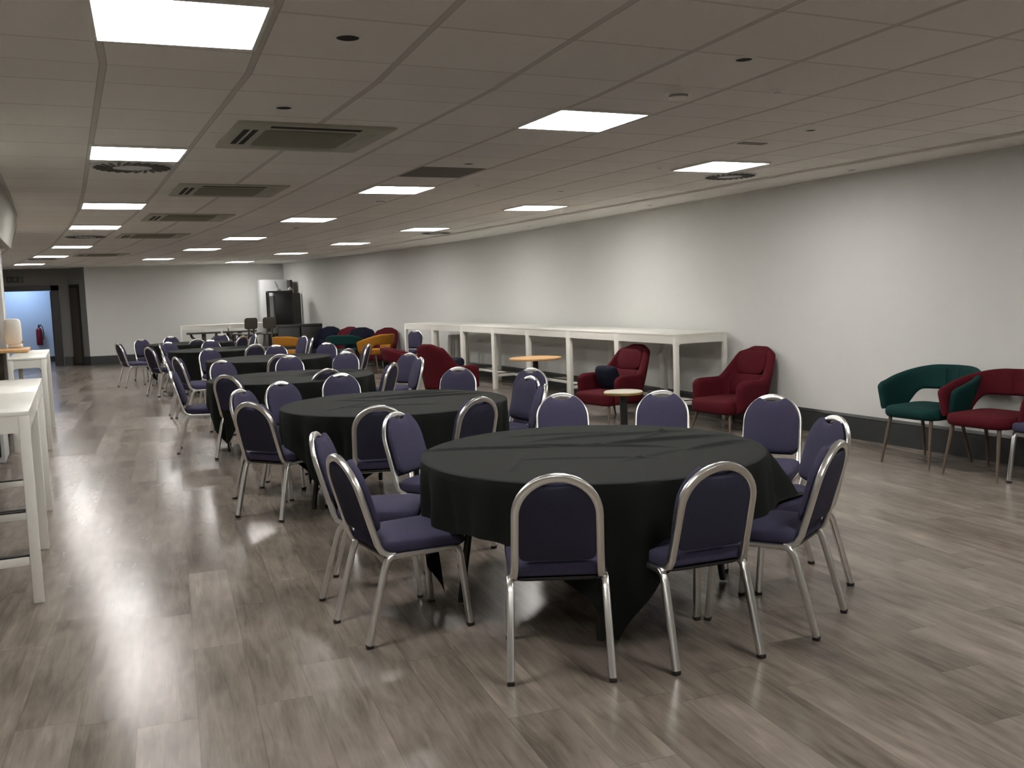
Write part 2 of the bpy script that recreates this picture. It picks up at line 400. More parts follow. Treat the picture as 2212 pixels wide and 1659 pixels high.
# recessed downlights
def downlight(x, y, r, lab):
    o = empty('downlight', (x, y, CEIL), 0, lab, 'downlight', 'unlit recessed downlights')
    MB().lathe([(r * .66, -.001), (r * .70, -.006), (r, -.004), (r * 1.03, .003), (r * .6, .003)], 24).build('rim', M['whiteplastic'], o)
    MB().lathe([(r * .68, -.004), (r * .66, .002)], 24).build('lamp_recess', M['slot'], o)
for a in ((1.06, 3.68, .066, 'dark round recessed downlight right of the largest light panel'), (1.10, 5.09, .060, 'dark round recessed downlight just before the nearest air conditioner'),
          (2.84, 3.48, .055, 'dark round recessed downlight at the upper right, behind the smoke detector'), (4.57, 4.92, .05, 'small dark recessed downlight on the right of the ceiling'),
          (2.90, 6.87, .055, 'small recessed downlight just before the dark open ceiling tile'), (4.61, 8.53, .05, 'small recessed downlight between the two nearest right-row light panels')): downlight(*a)
o = tag(MB().lathe([(.09, -.006), (.10, -.004), (.105, .002), (.06, .002)], 32).build('ceiling_speaker', M['whiteplastic']), 'flat grey round ceiling speaker before the second left-row light', 'ceiling speaker'); o.location = (.51, 5.69, CEIL)
# swirl diffusers
def diffuser(x, y, lab, r=.295):
    o = empty('air_diffuser', (x, y, CEIL), 0, lab, 'air diffuser', 'round swirl air diffusers')
    MB().lathe([(.02, -.010), (r * .4, -.010), (r * .97, -.006), (r, -.002), (r * .96, .003)], 40).build('plate', M['steel'], o)
    s = MB()
    for k in range(24):
        a = 2 * PI * k / 24; m = Matrix.Rotation(a, 4, 'Z') @ Matrix.Translation((r * .68, 0, -.010)) @ Matrix.Rotation(.5, 4, 'Z')
        b = MB().box(-r * .24, r * .24, -.011, .011, -.003, .003); b.xf(m); s.add(b.v, b.f)
    s.build('air_slot', M['slotgrey'], o)
diffuser(.49, 7.53, 'round swirl air diffuser behind the second left-row light panel')
diffuser(5.66, 7.15, 'round swirl air diffuser behind the nearest right-row light panel', .25)
diffuser(5.50, 14.5, 'round swirl air diffuser behind the third right-row light panel', .25)
diffuser(.28, 15.0, 'round swirl air diffuser behind the fourth left-row light panel')
diffuser(-.45, 21.6, 'round swirl air diffuser near the far end of the left light row')
def detector(x, y, lab, r=.064, cat='smoke detector'):
    o = empty('smoke_detector', (x, y, CEIL), 0, lab, cat, 'white smoke detectors')
    MB().lathe([(r * .5, -.050), (r * .72, -.048), (r * .8, -.030), (r * 1.15, -.022), (r * 1.2, .002)], 24).build('body', M['whiteplastic'], o)
    MB().lathe([(r * .745, -.044), (r * .79, -.033)], 24).build('vent_ring', M['greygrille'], o)
detector(2.92, 4.10, 'white smoke detector near the top right, before the nearest middle-row light')
detector(2.98, 9.43, 'white smoke detector behind the second middle-row light panel', .06)
detector(2.88, 12.98, 'white smoke detector behind the third middle-row light panel', .05)
def em(x, y, lab):
    o = empty('emergency_light', (x, y, CEIL), 0, lab, 'emergency light', 'small emergency light fittings')
    MB().lathe([(.030, -.014), (.042, -.012), (.045, .002)], 20).build('rim', M['whiteplastic'], o)
    MB().lathe([(.012, -.019), (.022, -.016), (.024, -.012)], 16).build('lens', M['steel'], o)
em(3.46, 3.97, 'small white round emergency light right of the nearest smoke detector')
em(3.51, 8.11, 'small white round emergency light beyond the dark open ceiling tile')
em(4.59, 6.73, 'small round emergency light left of the nearest right-row light panel')
o = tag(MB().box(-.11, .11, -.035, .035, -.006, .002).build('ceiling_vent', M['greygrille']), 'narrow grey ceiling vent before the nearest right-row light', 'vent'); o.location = (4.55, 5.49, CEIL)
g = empty('open_grille', (2.88, 7.41, CEIL), axis_dir(7.4), 'dark square open grille tile in the ceiling centre', 'ceiling grille')
MB().box(-.275, .275, -.295, .295, -.004, .002).build('mesh_panel', M['grille'], g)
for (x, y) in ((6.42, 6.4), (6.40, 9.6), (6.35, 12.8)):
    o = empty('downlight', (x, y, CEIL - .022), 0, None, 'downlight', 'small downlights in the plaster margin')
    o['label'] = {6.4: 'tiny downlight in the white margin along the right wall, nearest of them', 9.6: 'tiny downlight in the white margin along the right wall, middle one', 12.8: 'tiny downlight in the white margin along the right wall, farthest of them'}[y]
    MB().lathe([(.034, -.006), (.045, -.004), (.047, .002)], 20).build('rim', M['whiteplastic'], o); MB().lathe([(.03, -.0075), (.033, -.004)], 16).build('lamp_recess', M['greygrille'], o)

# ------------------------------------------------------------------ banquet chairs
def side_path(s):
    return [(s * .185, -.105, .378), (s * .185, -.122, .374), (s * .1855, -.138, .362), (s * .186, -.150, .338), (s * .1905, -.196, .18), (s * .1955, -.243, .012)]
def front_path(s):
    return [(s * .185, .165, .374), (s * .1855, .186, .371), (s * .186, .203, .358), (s * .187, .213, .335), (s * .193, .228, .18), (s * .199, .243, .012)]
def back_y(z): return -.150 - .135 * (z - .36) / .46
def chair_master():
    root = empty('banquet_chair', cat='chair')
    out = []
    n = 7
    for (sx, sy, a0, wy) in ((1, 1, 0, .205), (-1, 1, PI / 2, .205), (-1, -1, PI, .185), (1, -1, 1.5 * PI, .185)):
        for k in range(n):
            a = a0 + PI / 2 * k / (n - 1); r = .055
            out.append((sx * (wy - r) + r * math.cos(a), (.250 - r if sy > 0 else -.160 + r) + r * math.sin(a)))
    def sf(u, v, w): return (u, v, w + .014 * math.cos((u / .2) * PI / 2) - (.012 * max(0, (v - .12) / .13) ** 2))
    MB().pillow(out, .386, .442, .012, .007, sf).build('seat', M['blue'], root, 60)
    MB().pillow([(u * .93, v * .95 + .003) for u, v in out], .374, .388, .003, 0).build('seat_base', M['black'], root)
    # back upholstery: arch with a hand-hold notch at the top
    def arch(R, zb, rc, lip):
        o = []
        for k in range(6): a = 1.5 * PI + PI / 2 * k / 5; o.append((R - rc + rc * math.cos(a), zb + rc + rc * math.sin(a)))
        for z in (.54, .60): o.append((R, z))
        N = 44
        for k in range(N + 1):
            a = PI * k / N; x = R * math.cos(a); z = .653 + R * .985 * math.sin(a)
            d = max(0.0, 1 - (abs(x) / .072) ** 2.4)
            z -= lip * d ** .8 if d > 0 else 0
            o.append((x, z))
        for z in (.60, .54): o.append((-R, z))
        for k in range(6): a = PI + PI / 2 * k / 5; o.append((-R + rc + rc * math.cos(a), zb + rc + rc * math.sin(a)))
        return o
    def bf(off):
        def f(u, v, w): return (u, back_y(v) + off + w, v + (w) * .28)
        return f
    MB().pillow(arch(.163, .474, .05, .042), .013, .046, .013, .012, bf(0)).build('backrest', M['blue'], root, 60)
    MB().pillow(arch(.149, .468, .03, .038), -.010, .014, .003, 0, bf(0), .002).build('back_panel', M['blueback'], root, 60)
    # arched back tube, hooked into the side rails
    pth = []
    for p in ((-.172, -.100, .382), (-.172, -.128, .386), (-.170, back_y(.40) + .008, .400), (-.167, back_y(.43), .43), (-.164, back_y(.50), .50), (-.162, back_y(.58), .58)): pth.append(p)
    for k in range(19):
        a = PI - PI * k / 18; z = .653 + .1525 * math.sin(a); pth.append((.160 * math.cos(a), back_y(z), z))
    for p in ((.162, back_y(.58), .58), (.164, back_y(.50), .50), (.167, back_y(.43), .43), (.170, back_y(.40) + .008, .400), (.172, -.128, .386), (.172, -.100, .382)): pth.append(p)
    MB().tube(pth, .026, .031, ref=(0, 1, .29), seg=16, sq=.8).build('back_frame', M['alu'], root, 30)
    for s in (-1, 1):
        for pf in (side_path, front_path):
            l = MB().tube(pf(s), .029, .026, ref=(1, 0, 0), seg=16, sq=.8).build('leg', M['alu'], root, 30)
            e = pf(s)[-1]
            MB().box(e[0] - .0145, e[0] + .0145, e[1] - .0145, e[1] + .0145, 0, .018, .004).build('foot_cap', M['rubber'], l)
        MB().tube([(s * .185, -.115, .3785), (s * .185, .02, .376), (s * .185, .172, .374)], .029, .025, ref=(1, 0, 0), seg=16, sq=.8).build('seat_rail', M['alu'], root, 30)
        MB().box(s * .196 - .006, s * .196 + .006, .222, .234, .20, .212, .003).build('stacking_stud', M['whiteplastic'], root)
    MB().box(-.175, .175, -.10, -.082, .362, .376, .004).build('crossbar', M['alu'], root)
    return root
CH = chair_master(); CHK = tree(CH)
DY = .272       # centre of the chair in front of the top of its back
chairs = [
 # top x, top y, heading dx, dy, label, group
 (1.585, 3.03, .417, .909, 'blue banquet chair seen squarely from behind at the front of the nearest table', 1),
 (2.213, 2.866, .077, .997, 'blue banquet chair seen from behind, right of the foremost chair at the nearest table', 1),
 (1.004, 3.968, .99, .10, 'blue banquet chair side-on at left front of the nearest table, seat fully in view', 1),
 (1.086, 4.707, .91, -.414, 'blue banquet chair just behind the side-on chair at left of the nearest table', 1),
 (1.68, 5.22, .62, -.78, 'blue banquet chair at back left of the nearest table, its cushion turned to us', 1),
 (2.90, 5.44, -.40, -.91, 'blue banquet chair across the nearest table, left of the small marble side table', 1),
 (3.48, 5.12, -.62, -.78, 'blue banquet chair across the nearest table, right of the small marble side table', 1),
 (3.85, 4.47, -.80, -.60, 'blue banquet chair at back right of the nearest table, below the rightmost red armchair', 1),
 (3.459, 3.556, -.967, .255, 'blue banquet chair at right of the nearest table, half hidden by the one before it', 1),
 (2.915, 2.983, -.487, .873, 'blue banquet chair at right front of the nearest table, edge-on to us', 1),
 (1.049, 6.44, .796, .605, 'blue banquet chair seen from behind at left front of the second table', 2),
 (1.14, 7.43, .75, -.66, 'blue banquet chair partly behind the left-front chair of the second table', 2),
 (1.54, 7.88, .42, -.91, 'blue banquet chair at back left of the second table, cushion facing us', 2),
 (1.70, 5.62, .30, .95, 'blue banquet chair seen from behind between the nearest and second tables', 2),
 (2.39, 5.62, -.32, .95, 'blue banquet chair seen from behind at right front of the second table', 2),
 (2.17, 8.32, -.10, -.99, 'blue banquet chair across the second table, cushion facing us, left of centre', 2),
 (3.23, 8.08, -.55, -.83, 'blue banquet chair across the second table at right, below the left red armchair', 2),
 (3.68, 7.44, -.85, -.52, 'blue banquet chair right of the second table, rearmost of three bunched there', 2),
 (3.32, 6.75, -1.0, -.10, 'blue banquet chair right of the second table, middle of three bunched there', 2),
 (3.10, 6.07, -.90, .42, 'blue banquet chair right of the second table, foremost of three bunched there', 2),
 (1.27, 9.06, .77, .64, 'blue banquet chair seen from behind at left front of the third table', 3),
 (1.55, 11.35, .40, -.92, 'blue banquet chair at back left of the third table, cushion facing us', 3),
 (.88, 10.0, .98, -.16, 'blue banquet chair in profile at left of the third table, beside the aisle', 3),
 (2.22, 8.97, -.15, .99, 'blue banquet chair seen from behind at right front of the third table', 3),
 (2.96, 9.20, -.78, .62, 'blue banquet chair edge-on at right of the third table, foremost of three', 3),
 (3.62, 10.60, -.88, -.47, 'blue banquet chair right of the third table, cushion towards us, rearmost of three', 3),
 (3.46, 9.77, -1.0, .12, 'blue banquet chair right of the third table against the left red armchair', 3),
 (2.39, 11.56, -.15, -.99, 'blue banquet chair across the third table near its middle, cushion facing us', 3),
 (3.13, 11.64, -.50, -.86, 'blue banquet chair across the third table at right, cushion facing us', 3),
 (1.18, 12.72, .97, .24, 'blue banquet chair at left front of the fourth table, directly behind the one in profile', 4),
 (1.08, 13.15, .98, -.05, 'blue banquet chair at left of the fourth table, rearmost of its two aisle-side chairs', 4),
 (2.37, 11.97, .05, 1.0, 'blue banquet chair seen from behind at the front of the fourth table', 4),
 (3.35, 12.37, -.50, .87, 'blue banquet chair seen from behind at right front of the fourth table', 4),
 (3.91, 13.29, -.85, .45, 'blue banquet chair seen from behind at right of the fourth table, before the teal chair', 4),
 (3.58, 14.41, -.60, -.80, 'blue banquet chair at back right of the fourth table, cushion facing us', 4),
 (2.82, 14.55, -.20, -.98, 'blue banquet chair across the fourth table, cushion facing us, right of centre', 4),
 (1.82, 14.53, .30, -.95, 'blue banquet chair at back left of the fourth table, cushion facing us', 4),
 (2.63, 15.24, -.15, .99, 'blue banquet chair seen from behind at the front of the fifth table', 5),
 (1.10, 16.3, .92, .38, 'blue banquet chair seen from behind at left front of the fifth table', 5),
 (1.36, 17.2, .96, -.10, 'blue banquet chair at left of the fifth table with a bright edge-on tube', 5),
 (1.55, 17.9, .50, -.87, 'blue banquet chair at back left of the fifth table, cushion facing us', 5),
 (2.29, 17.93, 0, -1, 'blue banquet chair across the fifth table, cushion facing us', 5),
 (3.96, 17.68, -.95, -.25, 'blue banquet chair right of the fifth table, next to the left mustard chair', 5),
 (3.87, 16.63, -.95, .30, 'blue banquet chair right of the fifth table, foremost and rightmost of two', 5),
 (2.15, 18.73, .05, 1, 'blue banquet chair seen from behind at the front of the farthest table', 6),
 (3.09, 19.28, -.60, .80, 'blue banquet chair seen from behind at right front of the farthest table', 6),
 (3.46, 20.04, -1.0, .0, 'blue banquet chair edge-on at right of the farthest table, below the bar stool', 6),
 (1.89, 21.14, .15, -.99, 'blue banquet chair at back left of the farthest table, topped by bright metal', 6),
 (1.24, 20.28, .45, -.90, 'blue banquet chair by the aisle at far left, cushion facing us, second from left', 6),
 (.74, 18.59, .96, .28, 'blue banquet chair farthest to the left, beside the aisle near the far wall', 6),
 (2.92, 21.08, -.30, -.95, 'blue banquet chair across the farthest table, before the far white bar table', 6),
]
GR = {1: 'chairs around the nearest table', 2: 'chairs around the second table', 3: 'chairs around the third table', 4: 'chairs around the fourth table', 5: 'chairs around the fifth table', 6: 'chairs around the farthest table'}
for i, (x, y, dx, dy, lab, g) in enumerate(chairs):
    n = math.hypot(dx, dy); dx /= n; dy /= n
    loc = (x + dx * DY, y + dy * DY, 0)
    if i == 0: CH.location = loc; CH.rotation_euler = (0, 0, head(dx, dy)); CH['label'] = lab; CH['group'] = GR[g]
    else: dup(CH, loc, head(dx, dy), lab, GR[g], CHK)
dup(CH, (6.30, 4.32, 0), head(-1, .02), 'blue banquet chair cut off at the right edge, only seat and front leg in view', 'chairs along the right wall', CHK)
dup(CH, (5.93, 17.35, 0), head(-.75, -.66), 'dark purple banquet chair standing under the far end of the wall-side bar tables', 'chairs along the right wall', CHK)

# ------------------------------------------------------------------ round tables and cloths
TR = .825; TZ = .715
def cloth_mesh(seed, rot, half, creases, outs=(), top=TZ + .004, R=TR + .006):
    rnd = random.Random(seed); mb = MB(); NT, NR, NS = (288, 64, 30) if seed < 14 else (160, 26, 20)
    ph = [rnd.uniform(0, 2 * PI) for _ in range(8)]
    vs = []; fs = []
    def ext(th):
        a = th - rot; c = abs(math.cos(a)); s = abs(math.sin(a)); return half / max(c, s)
    def topz(x, y):
        z = top
        for (cx, cy, ang, ln, hgt, wd) in creases:
            ca, sa = math.cos(ang), math.sin(ang); u = (x - cx) * ca + (y - cy) * sa; v = -(x - cx) * sa + (y - cy) * ca
            v += .02 * math.sin(u * 5 + ang * 3)
            z += hgt * math.exp(-(v / wd) ** 2) * max(0, 1 - (abs(u) / ln) ** 3)
        return z
    for i in range(1, NR + 1):
        for k in range(NT):
            th = 2 * PI * k / NT; r = R * (i / NR) ** .85; x, y = r * math.cos(th), r * math.sin(th); z = topz(x, y)
            if i == NR: z -= .004
            vs.append((x, y, z))
    ntop = NR
    for j in range(1, NS + 1):
        t = j / NS
        for k in range(NT):
            th = 2 * PI * k / NT; E = ext(th)
            for a in outs: E -= max(0, E - half) * .62 * smooth(.75, .95, math.cos(th - a))
            d = (E - R) * t
            corner = max(0, (ext(th) / half - 1) / .414)
            f = (.5 + .5 * math.sin(17 * th + ph[0] + 1.3 * math.sin(3 * th + ph[1]))) * .6 + (.5 + .5 * math.sin(29 * th + ph[2] + 1.1 * math.sin(5 * th + ph[3]))) * .4
            amp = min(1, d / .22) * (.050 + .050 * corner)
            r = R + .004 * min(1, d / .03) + amp * (f - .62) - .10 * corner * max(0, d - .1)
            tw = .055 * math.sin(2 * (th - rot) * 2 + ph[4]) * corner * min(1, d / .4)
            z = top - .004 - d * (.985 - .03 * f)
            for a in outs:
                wk = corner * smooth(.75, .95, math.cos(th - a))
                r += .62 * d * wk; z = max(z + .22 * d * wk, .458 * min(1, wk * 4) + .01 * f)
            if z < .008: r += (.008 - z) * .8; z = .008 + .006 * f
            vs.append((r * math.cos(th + tw), r * math.sin(th + tw), z))
    c = len(vs); vs.append((0, 0, topz(0, 0)))
    for k in range(NT): fs.append((c, k, (k + 1) % NT))
    for i in range(ntop + NS - 1):
        for k in range(NT):
            a = i * NT + k; b = i * NT + (k + 1) % NT; fs.append((a, a + NT, b + NT, b))
    return mb.add(vs, fs)
def round_table(x, y, i, name, rot, creases, half, outs=()):
    t = empty('round_table', (x, y, 0), .4 * i, 'round folding table under the black cloth, %s row from the camera' % name, 'table', 'round banquet tables')
    MB().lathe([(TR - .03, TZ - .032), (TR - .004, TZ - .030), (TR, TZ - .02), (TR, TZ - .006), (TR - .004, TZ - .001), (TR - .03, TZ)], 64).build('tabletop', M['oak'], t)
    MB().box(-.55, .55, -.36, -.32, TZ - .07, TZ - .033).box(-.55, .55, .32, .36, TZ - .07, TZ - .033).build('frame', M['black'], t)
    for sx in (-1, 1):
        for sy in (-1, 1): MB().tube([(sx * .46, sy * .34, TZ - .04), (sx * .52, sy * .42, .01)], .032, .032, seg=10, sq=.3).build('leg', M['black'], t)
        MB().tube([(sx * .49, -.38, .36), (sx * .49, .38, .36)], .022, .022, seg=8).build('brace', M['black'], t)
    c = cloth_mesh(11 + i, rot, half, creases, outs).build('tablecloth', M['cloth'], None, 60, (x, y, 0))
    tag(c, {1: 'black tablecloth on the nearest round table, creased, hanging to the floor in front', 2: 'black tablecloth on the second round table from the camera',
            3: 'black tablecloth on the third round table from the camera', 4: 'black tablecloth on the fourth round table from the camera',
            5: 'black tablecloth on the fifth round table from the camera', 6: 'black tablecloth on the farthest round table'}[i], 'tablecloth', 'black tablecloths')
cr1 = [(-.45, .32, -.45, .40, .012, .013), (-.05, .12, -.62, .55, .013, .014), (.30, .30, -.18, .50, .014, .018), (.42, .02, -.10, .42, .018, .022), (-.15, -.22, -.55, .35, .008, .012), (.15, -.30, .3, .25, .008, .012), (-.45, -.10, .9, .25, .009, .012), (.50, .22, .5, .25, .011, .016), (.1, .5, -.3, .35, .008, .012), (.55, -.25, .25, .22, .016, .02)]
cr2 = [(.25, .35, -.1, .55, .014, .016), (.35, .12, -.05, .5, .015, .018), (.4, .5, .2, .3, .012, .018), (-.35, -.05, .6, .35, .007, .012), (-.1, -.25, -.3, .4, .008, .013), (-.2, .2, -.9, .3, .007, .012)]
cr3 = [(.45, .2, .15, .4, .024, .03), (.4, 0, .25, .45, .022, .03), (0, .1, -.2, .5, .008, .018)]
round_table(2.255, 3.935, 1, 'first', math.radians(-113 + 45), cr1, 1.09, (math.radians(-23),))
round_table(2.13, 6.62, 2, 'second', math.radians(-2), cr2, 1.09)
round_table(2.0, 9.60, 3, 'third', math.radians(70), cr3, 1.09)
round_table(2.42, 13.0, 4, 'fourth', math.radians(45), cr2[:3], 1.09)
round_table(2.24, 16.3, 5, 'fifth', math.radians(10), cr3[:2], 1.09)
round_table(2.1, 19.5, 6, 'sixth', math.radians(60), cr2[2:], 1.09)

# ------------------------------------------------------------------ white bar tables
BH = .985
def bar_table(L, D, h=BH):
    """length along y, depth along x, origin at floor centre"""
    r = empty('bar_table', cat='bar table')
    MB().box(-D / 2, D / 2, -L / 2, L / 2, h - .022, h, .004).build('tabletop', M['white'], r)
    lw = .05; a = h - .022
    def apron(p0, p1, n):      # rail with legs' rounded inner corners
        m = MB(); q = Vector(p1) - Vector(p0); ln = q.length; d = q / ln; rr = .032; hh = .085
        pts = [(0, a), (0, a - hh - rr)]
        for k in range(6): t = PI - PI / 2 * k / 5; pts.append((rr + rr * math.cos(t), a - hh - rr + rr * math.sin(t)))
        for k in range(6): t = PI / 2 - PI / 2 * k / 5; pts.append((ln - rr + rr * math.cos(t), a - hh - rr + rr * math.sin(t)))
        pts += [(ln, a - hh - rr), (ln, a)]
        r0 = [(p0[0] + d.x * u, p0[1] + d.y * u, z) for u, z in pts]; r1 = [(x + n[0] * .02, y + n[1] * .02, z) for x, y, z in r0]
        return m.rings([r0, r1])
    xi, yi = D / 2 - lw, L / 2 - lw
    apron((-xi, -L / 2 + .003, 0), (xi, -L / 2 + .003, 0), (0, 1)).build('apron', M['white'], r); apron((-xi, L / 2 - .003, 0), (xi, L / 2 - .003, 0), (0, -1)).build('apron', M['white'], r)
    apron((-D / 2 + .003, -yi, 0), (-D / 2 + .003, yi, 0), (1, 0)).build('apron', M['white'], r); apron((D / 2 - .003, -yi, 0), (D / 2 - .003, yi, 0), (-1, 0)).build('apron', M['white'], r)
    for sx in (-1, 1):
        for sy in (-1, 1): MB().box(min(sx * D / 2, sx * xi), max(sx * D / 2, sx * xi), min(sy * L / 2, sy * yi), max(sy * L / 2, sy * yi), 0, a, .004).build('leg', M['white'], r)
    for sy in (-1, 1):
        f = MB().box(-xi, xi, sy * (L / 2 - .025) - .018, sy * (L / 2 - .025) + .018, .20, .245, .003).build('footrest', M['white'], r)
        MB().box(-xi, xi, sy * (L / 2 - .025) - .016, sy * (L / 2 - .025) + .016, .245, .253).build('footrest_cover', M['black'], f)
    f = MB().box(-.02, .02, -yi + .01, yi - .01, .20, .24, .003).build('footrest', M['white'], r)
    MB().box(-.018, .018, -yi + .01, yi - .01, .24, .248).build('footrest_cover', M['black'], f)
    return r
B0 = bar_table(1.22, .70); BK = tree(B0)
rt = [(6.255, 9.03, 0), (6.255, 10.25, 0), (6.255, 11.47, 0), (6.255, 12.69, 0), (6.24, 13.91, .02), (6.19, 15.13, .05), (6.10, 16.35, .09)]
nm = ['nearest end', 'second', 'third', 'fourth', 'fifth', 'sixth', 'far end']
for i, (x, y, rz) in enumerate(rt):
    lab = 'tall white bar table along the right wall, ' + ('at the near end of the row' if i == 0 else 'at the far end of the row' if i == 6 else '%s in the row from the near end' % nm[i])
    if i == 0: B0.location = (x, y, 0); B0.rotation_euler = (0, 0, rz); tag(B0, lab, None, 'white bar tables in a row along the right wall')
    else: dup(B0, (x, y, 0), rz, lab, 'white bar tables in a row along the right wall', BK)
for x, y, lab in ((-.575, 5.85, 'white bar table at the left edge of the picture, nearest to us'), (-.575, 7.08, 'white bar table at the left edge, directly behind the nearest one')):
    dup(B0, (x, y, 0), 0, lab, 'white bar tables on the left', BK)
B1 = bar_table(2.05, .36); B1.location = (-.45, 12.0, 0); tag(B1, 'narrow white bar table at the left under the end of the oak worktop', None, 'white bar tables on the left')
B2 = bar_table(1.2, .7, .955); K2 = tree(B2); B2.location = (3.04, 24.60, 0); B2.rotation_euler = (0, 0, PI / 2 - .10); tag(B2, 'white bar table against the far wall, left half of the pair', None, 'white bar tables at the far wall')
dup(B2, (4.24, 24.50, 0), PI / 2 - .10, 'white bar table against the far wall behind the two bar stools', 'white bar tables at the far wall', K2)

# servery on the left
s = empty('servery_counter', (0, 0, 0), 0, 'brown servery counter with an oak worktop at the left edge', 'counter')
MB().box(-2.2, -.485, 12.35, 13.2, .99, 1.022, .003).build('worktop', M['oak'], s); MB().box(-2.2, -.76, 12.55, 13.2, 0, .99).build('counter_front', M['counter'], s)
fg = empty('undercounter_fridge', (-.95, 10.15, 0), 0, 'black undercounter fridge with steel kick strip seen beneath the left white table', 'fridge')
MB().box(-.5, .30, -.25, .35, .06, .80, .01).build('body', M['steel'], fg); MB().box(-.44, -.06, -.275, -.25, .12, .60, .005).build('door', M['blackbox'], fg); MB().box(.0, .27, -.275, -.25, .12, .60, .005).build('door', M['blackbox'], fg)
MB().box(-.5, .30, -.26, -.22, .0, .06).build('kick_strip', M['chrome'], fg)
dp = empty('sanitiser_dispenser', (-.66, 13.05, 1.022), 0, 'white hand sanitiser dispenser on a stand by the left pillar', 'dispenser')
MB().pillow([(u, v + .2) for u, v in rrect(.19, .32, .06)], -.08, .08, .02, .02, lambda u, v, w: (u, -w, v)).build('cover', M['whiteplastic'], dp)
MB().box(-.06, .10, -.06, .06, 0, .05, .02).build('drip_tray', M['whiteplastic'], dp); MB().box(.07, .13, -.02, .02, .06, .085, .01).build('lever', M['greygrille'], dp)
MB().box(-.03, .02, -.05, .05, .005, .075, .01).build('nozzle', M['greygrille'], dp)

# ------------------------------------------------------------------ armchairs and tub chairs
def resample(pts, n, rc):
    """even arc-length steps, finer at the two ends"""
    P = [Vector(q) for q in pts]; L = [0]
    for i in range(1, len(P)): L.append(L[-1] + (P[i] - P[i - 1]).length)
    T = L[-1]; ends = [rc * (1 - math.cos(PI / 2 * k / 6)) for k in range(6)]
    S_ = ends + [rc + (T - 2 * rc) * i / n for i in range(n + 1)] + [T - e for e in reversed(ends)]
    out = []; j = 0
    for x in S_:
        while j < len(L) - 2 and L[j + 1] < x: j += 1
        f = (x - L[j]) / max(1e-9, L[j + 1] - L[j]); out.append((P[j].lerp(P[j + 1], f), x / T, min(x, T - x)))
    return out
def shell(path, top, bot, th, lean, rc=.07, seg=6, n=70):
    """upholstered wrap: plan path, top(t)/bot(t) heights, lean(t) outward tilt, ends rounded over rc"""
    R = resample(path, n, rc); mb = MB(); rg = []
    for i, (p, t, e) in enumerate(R):
        d = (R[min(i + 1, len(R) - 1)][0] - R[max(i - 1, 0)][0]).normalized(); nn = Vector((d.y, -d.x))
        q = 1 - math.sqrt(max(0, 1 - (1 - min(1, e / rc)) ** 2)); k = max(.12, math.sqrt(max(0, 1 - (1 - min(1, e / (th / 2))) ** 2)))
        z0, z1 = bot(t), top(t) - rc * q * .8; h = th / 2 * k
        r = min(h, (z1 - z0) / 2.2); sec = []
        for j in range(seg + 1): sec.append((h * math.cos(PI * j / seg), z1 - r + r * math.sin(PI * j / seg)))
        for j in range(1, 6): sec.append((-h, z1 - r - (z1 - z0 - 2 * r) * j / 6))
        for j in range(seg + 1): sec.append((h * math.cos(PI + PI * j / seg), z0 + r + r * math.sin(PI + PI * j / seg)))
        for j in range(1, 6): sec.append((h, z0 + r + (z1 - z0 - 2 * r) * j / 6))
        rg.append([((p + nn * (o + lean(t) * max(0, z - .3))).x, (p + nn * (o + lean(t) * max(0, z - .3))).y, z) for o, z in sec])
    return mb.rings(rg)
def u_path(w, yf, yb, r, flare=0.0):
    """from the left arm's front end round the back to the right arm's front; w half width"""
    pts = []; m = 14
    for i in range(m): pts.append((-w - flare * (1 - i / m), yf + (yb + r - yf) * i / m))
    for i in range(13): a = PI + PI / 2 * i / 12; pts.append((-w + r + r * math.cos(a), yb + r + r * math.sin(a)))
    for i in range(1, 8): pts.append((-w + r + (2 * w - 2 * r) * i / 8, yb - .02 * math.sin(PI * i / 8)))
    for i in range(13): a = 1.5 * PI + PI / 2 * i / 12; pts.append((w - r + r * math.cos(a), yb + r + r * math.sin(a)))
    for i in range(1, m + 1): pts.append((w + flare * i / m, yb + r + (yf - yb - r) * i / m))
    return pts
def leg(p0, p1, a, b, m, parent): return MB().tube([p0, p1], a, a, seg=12, scale=[1, b]).build('leg', m, parent)
def armchair(m):
    r = empty('armchair', cat='armchair')
    P = u_path(.300, .24, -.24, .17, flare=.02)
    def top(t):
        d = abs(t - .5)
        return .525 + .315 * (1 - smooth(.17, .285, d)) - .055 * smooth(.05, .19, d) + .055 * smooth(.20, .285, d)
    def bend(v):
        x, y, z = v
        k = max(0.0, z - .40) / .42; wy = smooth(.20, -.20, y) if y > -.2 else 1.0
        wy = 1 - smooth(-.20, .16, y)
        return (x * (1 - .10 * k * k * wy), y - .28 * max(0.0, z - .30) * wy, z)
    sh = shell(P, top, lambda t: .205, .085, lambda t: .04, .10)
    sh.v = [bend(v) for v in sh.v]; sh.build('shell', m, r, 60)
    MB().pillow(rrect(.565, .60, .08, 6, 0, .045), .185, .325, .03, .02).build('seat', m, r, 60)
    def bp(u, v, w): return bend((u, -.185 + w, v))
    MB().pillow([(u, v + .672) for u, v in rrect(.43, .235, .11, 7)], -.02, .012, .012, .012, bp).build('back_cushion', m, r, 60)
    MB().pillow([(u, v + .445) for u, v in rrect(.45, .22, .05, 6)], -.02, .035, .02, .016, bp).build('back_cushion', m, r, 60)
    for sx in (-1, 1):
        leg((sx * .235, .26, .20), (sx * .285, .31, 0), .034, .55, M['walnut'], r); leg((sx * .225, -.20, .20), (sx * .265, -.285, 0), .034, .55, M['walnut'], r)
    return r
